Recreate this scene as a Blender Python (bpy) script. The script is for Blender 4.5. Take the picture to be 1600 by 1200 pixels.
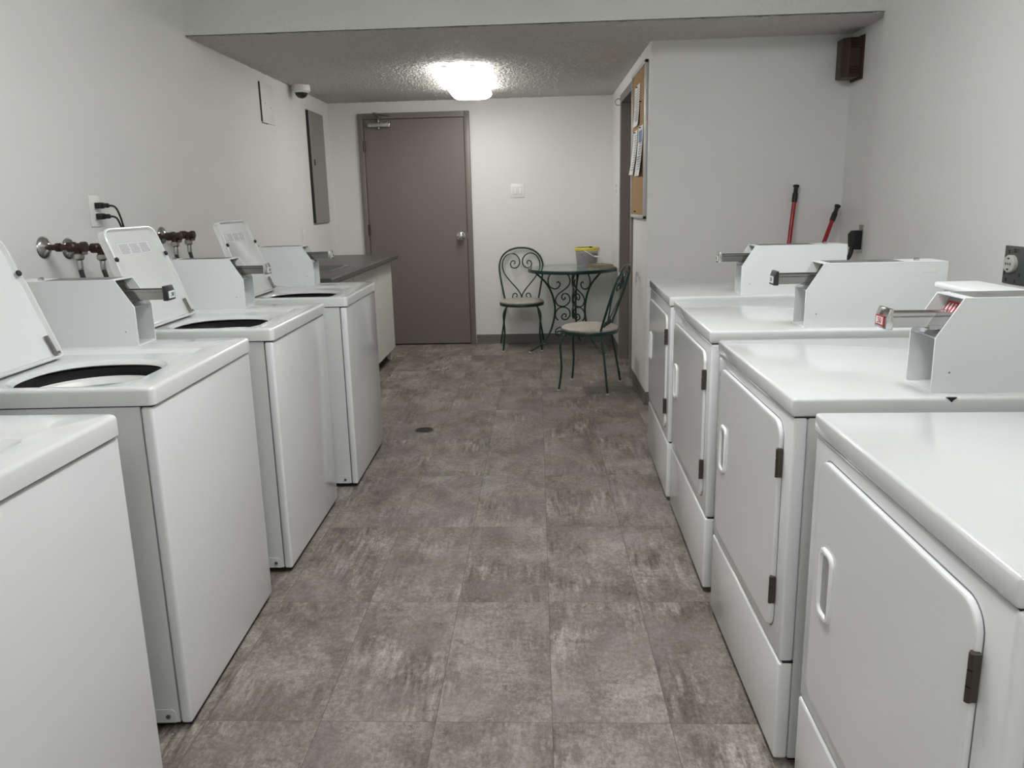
import bpy, bmesh, math, random
from mathutils import Vector, Matrix
random.seed(7)
S = bpy.context.scene
C = S.collection
for o in list(bpy.data.objects): bpy.data.objects.remove(o)

# ------------------------------------------------------------------ camera
F_PX, CX, CY = 1186.0, 788.03, 575.01
PIT, YAW, ROL, CAMH = -.2141, .0467, -.0247, 1.3293
_cp, _sp, _cy, _sy = math.cos(PIT), math.sin(PIT), math.cos(YAW), math.sin(YAW)
fw = Vector((-_sy*_cp, _cy*_cp, _sp)); r0 = Vector((_cy, _sy, 0)); u0 = r0.cross(fw)
_c, _s = math.cos(ROL), math.sin(ROL)
rt = _c*r0 + _s*u0; up = -_s*r0 + _c*u0
cam = bpy.data.cameras.new('camera'); co = bpy.data.objects.new('camera', cam); C.objects.link(co)
M = Matrix((rt, up, -fw)).transposed().to_4x4(); M.translation = Vector((0, 0, CAMH)); co.matrix_world = M
cam.sensor_width = 36; cam.lens = F_PX/1600*36
cam.shift_x = (800-CX)/1600; cam.shift_y = -(600-CY)/1600
cam.clip_start = .05
S.camera = co

# ------------------------------------------------------------------ world / exposure
w = bpy.data.worlds.new('world'); S.world = w; w.use_nodes = True
w.node_tree.nodes['Background'].inputs[0].default_value = (.5, .52, .5, 1)
w.node_tree.nodes['Background'].inputs[1].default_value = .02
S.view_settings.view_transform = 'Standard'; S.view_settings.look = 'None'
S.view_settings.gamma = 1; S.view_settings.use_curve_mapping = False
S.view_settings.exposure = 1.5
LAMP_FAR, LAMP_NEAR, FILL_REAR = 4.9, 9.6, 5.8          # lens brightness: visible fixture, unseen near one, added rear fill

# ------------------------------------------------------------------ room numbers
XL, YB, H = -1.905, 7.247, 2.261
YBEAM, XR, XR2, YA, XC = 4.36, 1.84, 1.89, 4.90, .70
HU, Y0 = 2.60, -1.6

# ------------------------------------------------------------------ node helpers
def nmat(name):
    m = bpy.data.materials.new(name); m.use_nodes = True
    nt = m.node_tree; b = nt.nodes['Principled BSDF']
    return m, nt, b
def N(nt, t, **k):
    n = nt.nodes.new(t)
    for a, v in k.items(): setattr(n, a, v)
    return n
def L(nt, a, b): nt.links.new(a, b)
def math_(nt, op, a, b=None, c=None):
    n = N(nt, 'ShaderNodeMath', operation=op)
    for i, v in enumerate((a, b, c)):
        if v is None: continue
        if isinstance(v, (int, float)): n.inputs[i].default_value = v
        else: L(nt, v, n.inputs[i])
    return n.outputs[0]
def ramp(nt, fac, stops):
    r = N(nt, 'ShaderNodeValToRGB'); e = r.color_ramp.elements
    while len(e) < len(stops): e.new(.5)
    for q, (p, c) in zip(e, stops):
        q.position = p; q.color = (c[0], c[1], c[2], 1) if not isinstance(c, (int, float)) else (c, c, c, 1)
    L(nt, fac, r.inputs[0]); return r.outputs[0]
def noise(nt, vec, scale, detail=3, rough=.5, dist=0):
    n = N(nt, 'ShaderNodeTexNoise'); n.inputs['Scale'].default_value = scale
    n.inputs['Detail'].default_value = detail; n.inputs['Roughness'].default_value = rough
    n.inputs['Distortion'].default_value = dist
    if vec is not None: L(nt, vec, n.inputs['Vector'])
    return n.outputs[0]
def simple(name, col, rough=.5, metal=0, coat=0, bump=0, bscale=60, var=0, spec=.5, vscale=4):
    m, nt, b = nmat(name)
    b.inputs['Base Color'].default_value = (*col, 1); b.inputs['Roughness'].default_value = rough
    b.inputs['Metallic'].default_value = metal; b.inputs['Coat Weight'].default_value = coat
    b.inputs['Coat Roughness'].default_value = .08; b.inputs['Specular IOR Level'].default_value = spec
    g = N(nt, 'ShaderNodeNewGeometry')
    if var:
        f = noise(nt, g.outputs['Position'], vscale, 5, .6)
        L(nt, ramp(nt, f, [(.3, tuple(c*(1-var) for c in col)), (.7, tuple(min(1, c*(1+var*.6)) for c in col))]), b.inputs['Base Color'])
    if bump:
        f = noise(nt, g.outputs['Position'], bscale, 3, .6)
        bp = N(nt, 'ShaderNodeBump'); bp.inputs['Strength'].default_value = bump; bp.inputs['Distance'].default_value = .004
        L(nt, f, bp.inputs['Height']); L(nt, bp.outputs[0], b.inputs['Normal'])
    return m

mt = {}
mt['wall'] = simple('painted wall', (.79, .785, .762), .6, bump=.25, bscale=45, var=.03, vscale=1.4)
mt['enamel'] = simple('white enamel', (.69, .705, .70), .16, coat=.6, bump=.02, bscale=15)
mt['enamel_front'] = simple('white enamel front panel', (.77, .78, .785), .19, coat=.5, bump=.03, bscale=9)
mt['box'] = simple('white powder coat', (.76, .785, .78), .38, bump=.03, bscale=120)
mt['box_in'] = simple('bare sheet steel', (.50, .51, .53), .38, metal=.55, var=.12, vscale=40)
mt['liner'] = simple('white plastic liner', (.78, .79, .77), .35)
mt['dark'] = simple('black rubber and gap shade', (.012, .012, .013), .55)  # rubber parts, and the painted shade inside seams and gaps
mt['blackp'] = simple('black plastic', (.02, .02, .023), .35)
mt['basket'] = simple('dark basket enamel', (.02, .02, .022), .4)
mt['chrome'] = simple('chrome', (.62, .61, .59), .16, metal=1)
mt['slide'] = simple('worn coin slide metal', (.34, .33, .31), .24, metal=1)
mt['gap'] = simple('grey gasket', (.16, .165, .165), .6)  # grey line standing in for shade in the dryer door groove
mt['steel'] = simple('worn steel', (.30, .29, .27), .32, metal=1, var=.2, vscale=60)
mt['sinksteel'] = simple('brushed sink steel', (.33, .33, .32), .35, metal=1)
mt['galv'] = simple('galvanised steel', (.5, .49, .47), .3, metal=1, var=.2, vscale=50)
mt['rust'] = simple('rusty copper pipe', (.055, .028, .022), .4, metal=.4, var=.6, vscale=60)
mt['hinge'] = simple('dark bronze hinge', (.10, .085, .07), .4, metal=.8)
mt['sticker'] = simple('grey instruction sticker', (.17, .17, .17), .45, var=.3, vscale=30)
mt['lbl'] = simple('label white', (.72, .74, .74), .4)
mt['ink'] = simple('label ink', (.16, .16, .18), .5)
mt['print'] = simple('grey print', (.33, .33, .34), .5)
mt['red'] = simple('red print', (.45, .02, .035), .4)
mt['taupe'] = simple('taupe door paint', (.195, .168, .155), .42, bump=.05, bscale=30, var=.03, vscale=2)
mt['taupe_f'] = simple('taupe frame paint', (.20, .178, .162), .38, bump=.05, bscale=30)
mt['panelgrey'] = simple('grey electrical panel paint', (.235, .215, .20), .35)
mt['vinyl'] = simple('grey vinyl cove base', (.165, .150, .135), .5)
mt['laminate'] = simple('dark grey laminate', (.085, .083, .08), .38, var=.15, vscale=25)
mt['melamine'] = simple('white melamine', (.66, .65, .61), .45)
mt['almond'] = simple('off white plate', (.84, .83, .80), .35)
mt['green'] = simple('dark green enamel', (.008, .038, .033), .3, var=.25, vscale=30)
mt['worn'] = simple('worn bare foot', (.42, .40, .37), .45, var=.4, vscale=60)
mt['cushion'] = simple('beige marbled vinyl', (.45, .405, .35), .55, var=.22, vscale=28, bump=.05, bscale=40)
mt['yellow'] = simple('yellow plastic', (.62, .52, .06), .4)
mt['whitep'] = simple('white plastic', (.86, .86, .85), .3)
mt['tan'] = simple('tan cover', (.23, .20, .135), .6)
mt['page'] = simple('page block', (.50, .45, .33), .7)
mt['redpole'] = simple('red painted pole', (.34, .012, .016), .3)
mt['brown'] = simple('dark brown plastic', (.035, .016, .010), .45, var=.15)
mt['alu'] = simple('grey aluminium trim and gap shade', (.52, .52, .50), .35, metal=.3)
mt['paper'] = simple('white paper', (.78, .79, .79), .7)
mt['blueink'] = simple('blue print', (.12, .25, .45), .6)
mt['greyplate'] = simple('grey metal outlet plate', (.10, .108, .105), .4, metal=.3, var=.12, vscale=30)
mt['ivory'] = simple('grey white socket', (.58, .58, .54), .45)
mt['drain'] = simple('rusty drain grate', (.05, .033, .022), .6, metal=.4, var=.5, vscale=60)
mt['rubberhose'] = simple('ribbed rubber hose', (.03, .032, .032), .5)
def mk_pegs():
    m, nt, b = nmat('mixed coloured pegs'); v = N(nt, 'ShaderNodeTexVoronoi'); v.inputs['Scale'].default_value = 38
    g = N(nt, 'ShaderNodeNewGeometry'); L(nt, g.outputs['Position'], v.inputs['Vector'])
    sp = N(nt, 'ShaderNodeSeparateColor'); L(nt, v.outputs['Color'], sp.inputs[0])
    L(nt, ramp(nt, sp.outputs[0], [(.0, (.30, .28, .33)), (.3, (.50, .48, .50)), (.5, (.22, .20, .30)), (.7, (.45, .22, .30)), (.9, (.12, .12, .13))]), b.inputs['Base Color']); return m
mt['contents'] = mk_pegs()

def mk_cork():
    m, nt, b = nmat('cork'); g = N(nt, 'ShaderNodeNewGeometry')
    f = noise(nt, g.outputs['Position'], 180, 4, .7)
    L(nt, ramp(nt, f, [(.35, (.25, .14, .055)), (.6, (.47, .30, .14))]), b.inputs['Base Color'])
    b.inputs['Roughness'].default_value = .85; return m
mt['cork'] = mk_cork()

def mk_popcorn(name, col, strength, sc):
    m, nt, b = nmat(name); g = N(nt, 'ShaderNodeNewGeometry')
    b.inputs['Base Color'].default_value = (*col, 1); b.inputs['Roughness'].default_value = .7
    v = N(nt, 'ShaderNodeTexVoronoi'); v.inputs['Scale'].default_value = sc; L(nt, g.outputs['Position'], v.inputs['Vector'])
    f = noise(nt, g.outputs['Position'], sc*1.1, 3, .65)
    h = math_(nt, 'ADD', math_(nt, 'MULTIPLY', f, 1.3), math_(nt, 'MULTIPLY', v.outputs['Distance'], -.7))
    bp = N(nt, 'ShaderNodeBump'); bp.inputs['Strength'].default_value = strength; bp.inputs['Distance'].default_value = .008
    L(nt, h, bp.inputs['Height']); L(nt, bp.outputs[0], b.inputs['Normal']); return m
mt['popcorn'] = mk_popcorn('textured ceiling', (.66, .65, .62), 1.0, 60)
mt['popsoft'] = mk_popcorn('textured bulkhead', (.66, .665, .635), .3, 40)

def mk_glass():
    m, nt, b = nmat('table glass')
    b.inputs['Base Color'].default_value = (.72, .80, .77, 1); b.inputs['Roughness'].default_value = .06
    b.inputs['Transmission Weight'].default_value = .85; b.inputs['IOR'].default_value = 1.45
    return m
mt['glass'] = mk_glass()
def mk_clear():
    m, nt, b = nmat('cloudy plastic')
    b.inputs['Base Color'].default_value = (.75, .75, .76, 1); b.inputs['Roughness'].default_value = .25
    b.inputs['Transmission Weight'].default_value = .75; b.inputs['IOR'].default_value = 1.1
    return m
mt['clear'] = mk_clear()
def mk_emit(name, strength, col):
    m, nt, b = nmat(name)
    b.inputs['Base Color'].default_value = (.9, .9, .88, 1)
    b.inputs['Emission Color'].default_value = (*col, 1); b.inputs['Emission Strength'].default_value = strength
    return m
mt['lens'] = mk_emit('lit prismatic lens', LAMP_FAR, (1, .99, .955))
mt['lens3'] = mk_emit('added rear fill lens', FILL_REAR, (.985, .99, 1))
mt['lens2'] = mk_emit('unseen near lens', LAMP_NEAR, (.985, .99, 1))

TX0, TW, TY0, TL = -.2853, .3065, 1.7432, .613
def mk_floor():
    m, nt, b = nmat('stone look vinyl tile')
    g = N(nt, 'ShaderNodeNewGeometry'); sp = N(nt, 'ShaderNodeSeparateXYZ'); L(nt, g.outputs['Position'], sp.inputs[0])
    u = math_(nt, 'DIVIDE', math_(nt, 'SUBTRACT', sp.outputs[0], TX0), TW)
    v = math_(nt, 'DIVIDE', math_(nt, 'SUBTRACT', sp.outputs[1], TY0), TL)
    cu, cv = math_(nt, 'FLOOR', u), math_(nt, 'FLOOR', v)
    cb = N(nt, 'ShaderNodeCombineXYZ'); L(nt, cu, cb.inputs[0]); L(nt, cv, cb.inputs[1])
    wn = N(nt, 'ShaderNodeTexWhiteNoise', noise_dimensions='2D'); L(nt, cb.outputs[0], wn.inputs['Vector'])
    off = N(nt, 'ShaderNodeVectorMath', operation='SCALE'); L(nt, wn.outputs['Color'], off.inputs[0]); off.inputs['Scale'].default_value = 3.0
    pos = N(nt, 'ShaderNodeVectorMath', operation='ADD'); L(nt, g.outputs['Position'], pos.inputs[0]); L(nt, off.outputs[0], pos.inputs[1])
    def scaled(sx, sy):
        q = N(nt, 'ShaderNodeVectorMath', operation='MULTIPLY'); L(nt, pos.outputs[0], q.inputs[0]); q.inputs[1].default_value = (sx, sy, 1); return q.outputs[0]
    n1 = noise(nt, scaled(1, .7), 5.5, 9, .62, .4)
    n2 = noise(nt, scaled(9, 1.2), 5, 6, .72, .2)     # streaks along the tile
    n3 = noise(nt, scaled(1.2, .8), 70, 5, .85)
    n4 = noise(nt, scaled(1, 2.2), 26, 5, .8, .5)
    msk = ramp(nt, noise(nt, scaled(1, 1), 3.2, 2, .5), [(.45, 0.0), (.68, 1.0)])
    a = math_(nt, 'ADD', math_(nt, 'MULTIPLY', n1, .60), math_(nt, 'MULTIPLY', n4, .36))
    a = math_(nt, 'ADD', a, math_(nt, 'MULTIPLY', math_(nt, 'SUBTRACT', n2, .5), math_(nt, 'MULTIPLY', msk, 1.05)))
    a = math_(nt, 'ADD', a, math_(nt, 'MULTIPLY', math_(nt, 'SUBTRACT', n3, .5), .62))
    a = math_(nt, 'ADD', a, math_(nt, 'MULTIPLY', math_(nt, 'SUBTRACT', wn.outputs['Value'], .5), .06))
    col = ramp(nt, a, [(.24, (.050, .040, .031)), (.38, (.125, .106, .085)), (.49, (.205, .182, .152)), (.60, (.32, .295, .258)), (.76, (.50, .475, .435))])
    # mauve patches
    mv = ramp(nt, noise(nt, scaled(1, 1), 3.7, 3, .5), [(.48, 0.0), (.66, .38)])
    mx = N(nt, 'ShaderNodeMix', data_type='RGBA'); L(nt, mv, mx.inputs[0]); L(nt, col, mx.inputs[6]); mx.inputs[7].default_value = (.225, .195, .192, 1)
    # cracks
    dv = N(nt, 'ShaderNodeVectorMath', operation='ADD'); L(nt, scaled(1, 1), dv.inputs[0])
    nn = N(nt, 'ShaderNodeTexNoise'); nn.inputs['Scale'].default_value = 7; nn.inputs['Detail'].default_value = 6; L(nt, pos.outputs[0], nn.inputs['Vector'])
    sc = N(nt, 'ShaderNodeVectorMath', operation='SCALE'); L(nt, nn.outputs['Color'], sc.inputs[0]); sc.inputs['Scale'].default_value = .45
    L(nt, sc.outputs[0], dv.inputs[1])
    vo = N(nt, 'ShaderNodeTexVoronoi', feature='DISTANCE_TO_EDGE'); vo.inputs['Scale'].default_value = 2.6; L(nt, dv.outputs[0], vo.inputs['Vector'])
    cm = ramp(nt, noise(nt, scaled(1, 1), 4.5, 2), [(.5, 0.0), (.6, 1.0)])
    ck = math_(nt, 'MULTIPLY', ramp(nt, vo.outputs['Distance'], [(0.0, 1.0), (.011, 0.0)]), cm)
    spot = math_(nt, 'MULTIPLY', ramp(nt, noise(nt, scaled(1, 1), 60, 2, .6), [(.70, 0.0), (.75, 1.0)]), cm)
    dk = math_(nt, 'MINIMUM', math_(nt, 'ADD', math_(nt, 'MULTIPLY', ck, .6), math_(nt, 'MULTIPLY', spot, .45)), 1)
    mx2 = N(nt, 'ShaderNodeMix', data_type='RGBA'); L(nt, dk, mx2.inputs[0]); L(nt, mx.outputs[2], mx2.inputs[6]); mx2.inputs[7].default_value = (.035, .029, .026, 1)
    # joints between tiles
    def edge(t, wd):
        fr = math_(nt, 'FRACT', t); d = math_(nt, 'MINIMUM', fr, math_(nt, 'SUBTRACT', 1, fr))
        return math_(nt, 'LESS_THAN', d, wd)
    e = math_(nt, 'MAXIMUM', edge(u, .0011/TW), edge(v, .0011/TL))
    mx3 = N(nt, 'ShaderNodeMix', data_type='RGBA'); L(nt, math_(nt, 'MULTIPLY', e, .62), mx3.inputs[0]); L(nt, mx2.outputs[2], mx3.inputs[6]); mx3.inputs[7].default_value = (.05, .043, .038, 1)
    L(nt, mx3.outputs[2], b.inputs['Base Color'])
    L(nt, ramp(nt, n4, [(.3, .50), (.7, .66)]), b.inputs['Roughness'])
    bp = N(nt, 'ShaderNodeBump'); bp.inputs['Strength'].default_value = .25; bp.inputs['Distance'].default_value = .002
    L(nt, a, bp.inputs['Height']); L(nt, bp.outputs[0], b.inputs['Normal'])
    return m
mt['floor'] = mk_floor()

# ------------------------------------------------------------------ mesh helpers
def rbox(bm, x0, x1, y0, y1, z0, z1, bev=0, seg=3):
    t = bmesh.new()
    x0, x1 = min(x0, x1), max(x0, x1); y0, y1 = min(y0, y1), max(y0, y1); z0, z1 = min(z0, z1), max(z0, z1)
    v = [t.verts.new(p) for p in ((x0,y0,z0),(x1,y0,z0),(x1,y1,z0),(x0,y1,z0),(x0,y0,z1),(x1,y0,z1),(x1,y1,z1),(x0,y1,z1))]
    for f in ((0,3,2,1),(4,5,6,7),(0,1,5,4),(1,2,6,5),(2,3,7,6),(3,0,4,7)): t.faces.new([v[i] for i in f])
    if bev:
        bev = min(bev, .49*min(x1-x0, y1-y0, z1-z0))
        bmesh.ops.bevel(t, geom=t.edges[:], offset=bev, segments=seg, profile=.5, affect='EDGES')
    merge(bm, t)
def merge(bm, t, mat=None):
    if mat is not None: bmesh.ops.transform(t, matrix=mat, verts=t.verts)
    mp = {}
    for v in t.verts: mp[v] = bm.verts.new(v.co)
    for f in t.faces:
        try: bm.faces.new([mp[v] for v in f.verts])
        except ValueError: pass
    t.free()
def prism(bm, poly, axis, a0, a1, bev=0, seg=2):
    """poly: 2-D points in the two other axes (in x,y,z order)"""
    t = bmesh.new()
    def P(p, a):
        q = [p[0], p[1]]; q.insert('xyz'.index(axis), a); return q
    A = [t.verts.new(P(p, a0)) for p in poly]; Bv = [t.verts.new(P(p, a1)) for p in poly]
    t.faces.new(A); t.faces.new(Bv[::-1]); n = len(poly)
    for i in range(n): t.faces.new((A[i], Bv[i], Bv[(i+1) % n], A[(i+1) % n]))
    bmesh.ops.recalc_face_normals(t, faces=t.faces[:])
    if bev: bmesh.ops.bevel(t, geom=t.edges[:], offset=bev, segments=seg, profile=.5, affect='EDGES')
    merge(bm, t)
def catmull(pts, sub=6, cyc=False):
    pts = [Vector(p) for p in pts]; out = []; n = len(pts)
    rng = range(n if cyc else n-1)
    for i in rng:
        if cyc: p0, p1, p2, p3 = pts[i-1], pts[i], pts[(i+1) % n], pts[(i+2) % n]
        else: p0, p1, p2, p3 = pts[max(i-1, 0)], pts[i], pts[i+1], pts[min(i+2, n-1)]
        for k in range(sub):
            t = k/sub
            out.append(.5*((2*p1) + (p2-p0)*t + (2*p0-5*p1+4*p2-p3)*t*t + (3*p1-p0-3*p2+p3)*t**3))
    if not cyc: out.append(pts[-1])
    return out
def tube(bm, pts, r, n=8, cyc=False, smooth=0, rr=None):
    if smooth: pts = catmull(pts, smooth, cyc)
    pts = [Vector(p) for p in pts]; m = len(pts)
    tang = []
    for i in range(m):
        a = pts[i-1] if (i or cyc) else pts[0]; b_ = pts[(i+1) % m] if (i < m-1 or cyc) else pts[-1]
        d = (b_-a); tang.append(d.normalized() if d.length > 1e-9 else Vector((0, 0, 1)))
    nrm = tang[0].orthogonal().normalized(); rings = []
    for i in range(m):
        nrm = (nrm - tang[i]*nrm.dot(tang[i]))
        nrm = nrm.normalized() if nrm.length > 1e-6 else tang[i].orthogonal().normalized()
        bn = tang[i].cross(nrm); R = rr[min(i*len(rr)//m, len(rr)-1)] if rr else r
        rings.append([bm.verts.new(pts[i] + (nrm*math.cos(a)+bn*math.sin(a))*R) for a in [2*math.pi*k/n for k in range(n)]])
    for i in range(m if cyc else m-1):
        A, Bv = rings[i], rings[(i+1) % m]
        for k in range(n): bm.faces.new((A[k], A[(k+1) % n], Bv[(k+1) % n], Bv[k]))
    if not cyc:
        bm.faces.new(rings[0][::-1]); bm.faces.new(rings[-1])
def lathe(bm, prof, origin=(0,0,0), axis=(0,0,1), n=32, capped=True):
    """prof: (radius, height along axis)"""
    ax = Vector(axis).normalized(); a = ax.orthogonal().normalized(); b_ = ax.cross(a); o = Vector(origin); rings = []
    for r, h in prof:
        rings.append([bm.verts.new(o + ax*h + (a*math.cos(t)+b_*math.sin(t))*max(r, 1e-5)) for t in [2*math.pi*k/n for k in range(n)]])
    for A, Bv in zip(rings, rings[1:]):
        for k in range(n): bm.faces.new((A[k], A[(k+1) % n], Bv[(k+1) % n], Bv[k]))
    if capped:
        bm.faces.new(rings[0][::-1]); bm.faces.new(rings[-1])
def rrect(x0, x1, y0, y1, r, n=6):
    out = []
    for cx_, cy_, a0 in ((x1-r, y1-r, 0), (x0+r, y1-r, 90), (x0+r, y0+r, 180), (x1-r, y0+r, 270)):
        for k in range(n+1):
            a = math.radians(a0+90*k/n); out.append((cx_+r*math.cos(a), cy_+r*math.sin(a)))
    return out
def obj(name, bm, mat, parent=None, ang=35, fix=True):
    if fix: bmesh.ops.recalc_face_normals(bm, faces=bm.faces[:])
    me = bpy.data.meshes.new(name); bm.to_mesh(me); bm.free()
    for p in me.polygons: p.use_smooth = True
    me.set_sharp_from_angle(angle=math.radians(ang))
    me.materials.append(mt[mat]); o = bpy.data.objects.new(name, me); C.objects.link(o)
    if parent: o.parent = parent
    return o
def thing(name, label, cat, loc=(0,0,0), rz=0, group=None):
    o = bpy.data.objects.new(name, None); C.objects.link(o); o.empty_display_size = .05
    o.location = loc; o.rotation_euler = (0, 0, rz); return tag(o, label, cat, group)
def tag(o, label, cat, group=None):
    o['label'] = label; o['category'] = cat
    if group: o['group'] = group
    return o
def struct(name, bm, mat, **k):
    o = obj(name, bm, mat, **k); o['kind'] = 'structure'; return o
def B(): return bmesh.new()
def text(name, body, size, mat, parent, loc, xdir, ydir, depth=.0004):
    cu = bpy.data.curves.new(name, 'FONT'); cu.body = body; cu.size = size; cu.extrude = depth
    cu.align_x = 'CENTER'; cu.align_y = 'CENTER'
    t = bpy.data.objects.new(name, cu); C.objects.link(t); bpy.context.view_layer.update()
    me = bpy.data.meshes.new_from_object(t); bpy.data.objects.remove(t)
    X = Vector(xdir).normalized(); Y = Vector(ydir).normalized(); Z = X.cross(Y)
    Mx = Matrix((X, Y, Z)).transposed().to_4x4(); Mx.translation = Vector(loc); me.transform(Mx)
    me.materials.clear(); me.materials.append(mt[mat]); o = bpy.data.objects.new(name, me); C.objects.link(o); o.parent = parent
    return o

# ================================================================== SHELL
TH = .12
b = B(); rbox(b, XL-TH, XR2+1.0, Y0-TH, YB+TH, -.08, 0); struct('floor', b, 'floor')
b = B(); rbox(b, XL-TH, XL, Y0-TH, YB+TH, 0, HU); struct('wall_left', b, 'wall')
b = B(); rbox(b, XL, XC+TH+.6, YB, YB+TH, 0, H+.1); struct('wall_back', b, 'wall')
b = B(); rbox(b, XR, XR+TH, Y0-TH, 4.375, 0, HU); struct('wall_right', b, 'wall')
b = B(); rbox(b, XR2, XR2+TH, 4.376, YA+.02, 0, H+.1); struct('wall_recess', b, 'wall')
b = B(); rbox(b, XC, XR2+TH, YA, YA+TH, 0, H+.05); struct('wall_alcove', b, 'wall')
DY0, DY1, DZ = 5.70, 6.42, 2.10
b = B(); rbox(b, XC, XC+TH, YA+TH, DY0, 0, H+.05); rbox(b, XC, XC+TH, DY1, YB, 0, H+.05); rbox(b, XC, XC+TH, DY0, DY1, DZ, H+.05)
struct('wall_side', b, 'wall')
b = B(); rbox(b, XL, XR, Y0-TH, Y0, 0, HU); struct('wall_front', b, 'wall')
b = B(); rbox(b, XL-TH, XR+TH, Y0-TH, YBEAM, HU, HU+.08); struct('ceiling', b, 'popsoft')
from mathutils import noise as mnoise
b = B(); rbox(b, XL, XR2+TH, YBEAM+.142, YB, H+.004, H+.08)
NXc, NYc = 420, 320; gr = []
for j in range(NYc+1):
    row = []
    for i in range(NXc+1):
        px_, py_ = XL+(XR2+.02-XL)*i/NXc, YBEAM+.0005+(YB-YBEAM-.0005)*j/NYc
        q = max(0, mnoise.noise(Vector((px_*48, py_*48, 0)))+.08)+.5*max(0, mnoise.noise(Vector((px_*95, py_*95, 5))))
        row.append(b.verts.new((px_, py_, H-.0085*min(q, .8))))
    gr.append(row)
for j in range(NYc):
    for i in range(NXc): b.faces.new((gr[j][i], gr[j+1][i], gr[j+1][i+1], gr[j][i+1]))
struct('ceiling_lower', b, 'popcorn', ang=180, fix=False)
b = B(); rbox(b, XL, XR, YBEAM, YBEAM+.14, H+.003, HU); struct('wall_bulkhead', b, 'popsoft')

# cove base
def cove(name, segs):
    bb = B()
    for x0, x1, y0, y1 in segs:
        rbox(bb, x0, x1, y0, y1, 0, .088, .002, 1)
        rbox(bb, x0-(.006 if abs(x1-x0) < .02 else 0), x1, y0-(.006 if abs(y1-y0) < .02 else 0), y1, 0, .012, .002, 1)
    return struct(name, bb, 'vinyl')
cove('baseboard_back', [(-.598, XC, YB-.006, YB)])
cove('baseboard_side', [(XC-.006, XC, 6.47, YB-.006), (XC-.006, XC, YA-.006, 5.64)])
cove('baseboard_alcove', [(XC, XR2, YA-.006, YA)])
cove('baseboard_right', [(XR-.006, XR, Y0, 4.376)])
b = B(); rbox(b, XL, XL+.006, Y0, 4.40, 0, .088, .002, 1); struct('baseboard_left', b, 'vinyl')

# ---- back door (setting)
fx0, fx1, fz = -1.632, -.602, 2.158
yf = YB-.028
b = B()
rbox(b, fx0, fx0+.05, yf, YB, 0, fz, .004, 2); rbox(b, fx1-.05, fx1, yf, YB, 0, fz, .004, 2); rbox(b, fx0+.0495, fx1-.0495, yf+.0005, YB, fz-.05, fz)
trim = struct('trim_1', b, 'taupe_f')
b = B(); rbox(b, fx0+.05, fx1-.05, YB-.004, YB-.0005, 0, fz-.05); struct('back_door_gap_shade', b, 'dark')  # black sheet painted as the shade in the gaps round the door
b = B(); rbox(b, fx0+.054, fx1-.054, YB-.020, YB-.005, .012, fz-.055, .002, 1)
door1 = struct('door_1', b, 'taupe')
kx, kz = -.715, 1.035
b = B(); lathe(b, [(.042, 0), (.042, .004), (.020, .010), (.015, .028), (.026, .034), (.036, .050), (.034, .066), (.014, .074)], (kx, YB-.020, kz), (0, -1, 0), 28)
obj('door_knob', b, 'chrome', door1)
b = B(); rbox(b, fx1-.058, fx1-.040, yf-.002, yf, kz-.03, kz+.03); obj('strike_plate', b, 'steel', door1)
for hz in (1.87, 1.11, .25):
    b = B(); tube(b, [(fx0+.052, YB-.030, hz-.05), (fx0+.052, YB-.030, hz+.05)], .007, 8)
    rbox(b, fx0+.040, fx0+.064, YB-.0285, YB-.0275, hz-.05, hz+.05); obj('hinge', b, 'hinge', door1)
# door closer
b = B(); cz = 2.055; rbox(b, -1.53, -1.335, YB-.075, YB-.020, cz-.022, cz+.022, .006, 2)
cl = obj('closer_body', b, 'galv', door1)
b = B(); rbox(b, -1.345, -1.325, YB-.078, YB-.022, cz-.026, cz+.026, .004, 2); obj('closer_cap', b, 'chrome', door1)
b = B(); lathe(b, [(.013, 0), (.013, .03), (.009, .04)], (-1.435, YB-.048, cz+.022), (0, 0, 1), 14)
lathe(b, [(.013, 0), (.013, .015), (.006, .022)], (-1.435, YB-.048, cz-.022), (0, 0, -1), 14); obj('closer_spindle', b, 'steel', door1)
b = B(); tube(b, [(-1.435, YB-.048, cz+.06), (-1.45, YB-.13, cz+.085), (-1.455, YB-.16, cz+.09)], .007, 8)
tube(b, [(-1.455, YB-.16, cz+.09), (-1.40, YB-.09, cz+.085), (-1.36, YB-.035, cz+.085)], .006, 8)
rbox(b, -1.39, -1.33, YB-.045, YB-.028, cz+.075, cz+.095, .003, 1); obj('closer_arm', b, 'steel', door1)

# ---- side door (setting)
b = B()
for y0, y1, y2 in ((DY0-.05, DY0+.012, DY0+.011), (DY1+.05, DY1-.012, DY1-.011)):
    rbox(b, XC-.016, XC-.0005, y0, y1, 0, DZ+.05, .002, 1); rbox(b, XC-.002, XC+TH, y1, y1+(.010 if y1 > DY1-.02 else -.010), 0, DZ-.001)
rbox(b, XC-.0155, XC-.0005, DY0+.011, DY1-.011, DZ-.012, DZ+.05); rbox(b, XC-.002, XC+TH, DY0+.01, DY1-.01, DZ-.012, DZ-.001)
rbox(b, XC+.045, XC+.072, DY0+.012, DY0+.026, 0, DZ-.012); rbox(b, XC+.045, XC+.072, DY1-.026, DY1-.012, 0, DZ-.012)
struct('trim_3', b, 'taupe_f')
b = B(); rbox(b, XC+.076, XC+.112, DY0+.015, DY1-.015, .01, DZ-.015, .002, 1); door2 = struct('door_2', b, 'taupe')
b = B(); lathe(b, [(.03, 0), (.03, .004), (.013, .01), (.012, .025), (.027, .04), (.026, .055), (.01, .06)], (XC+.076, DY0+.07, 1.0), (-1, 0, 0), 20); obj('door_knob', b, 'chrome', door2)

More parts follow.
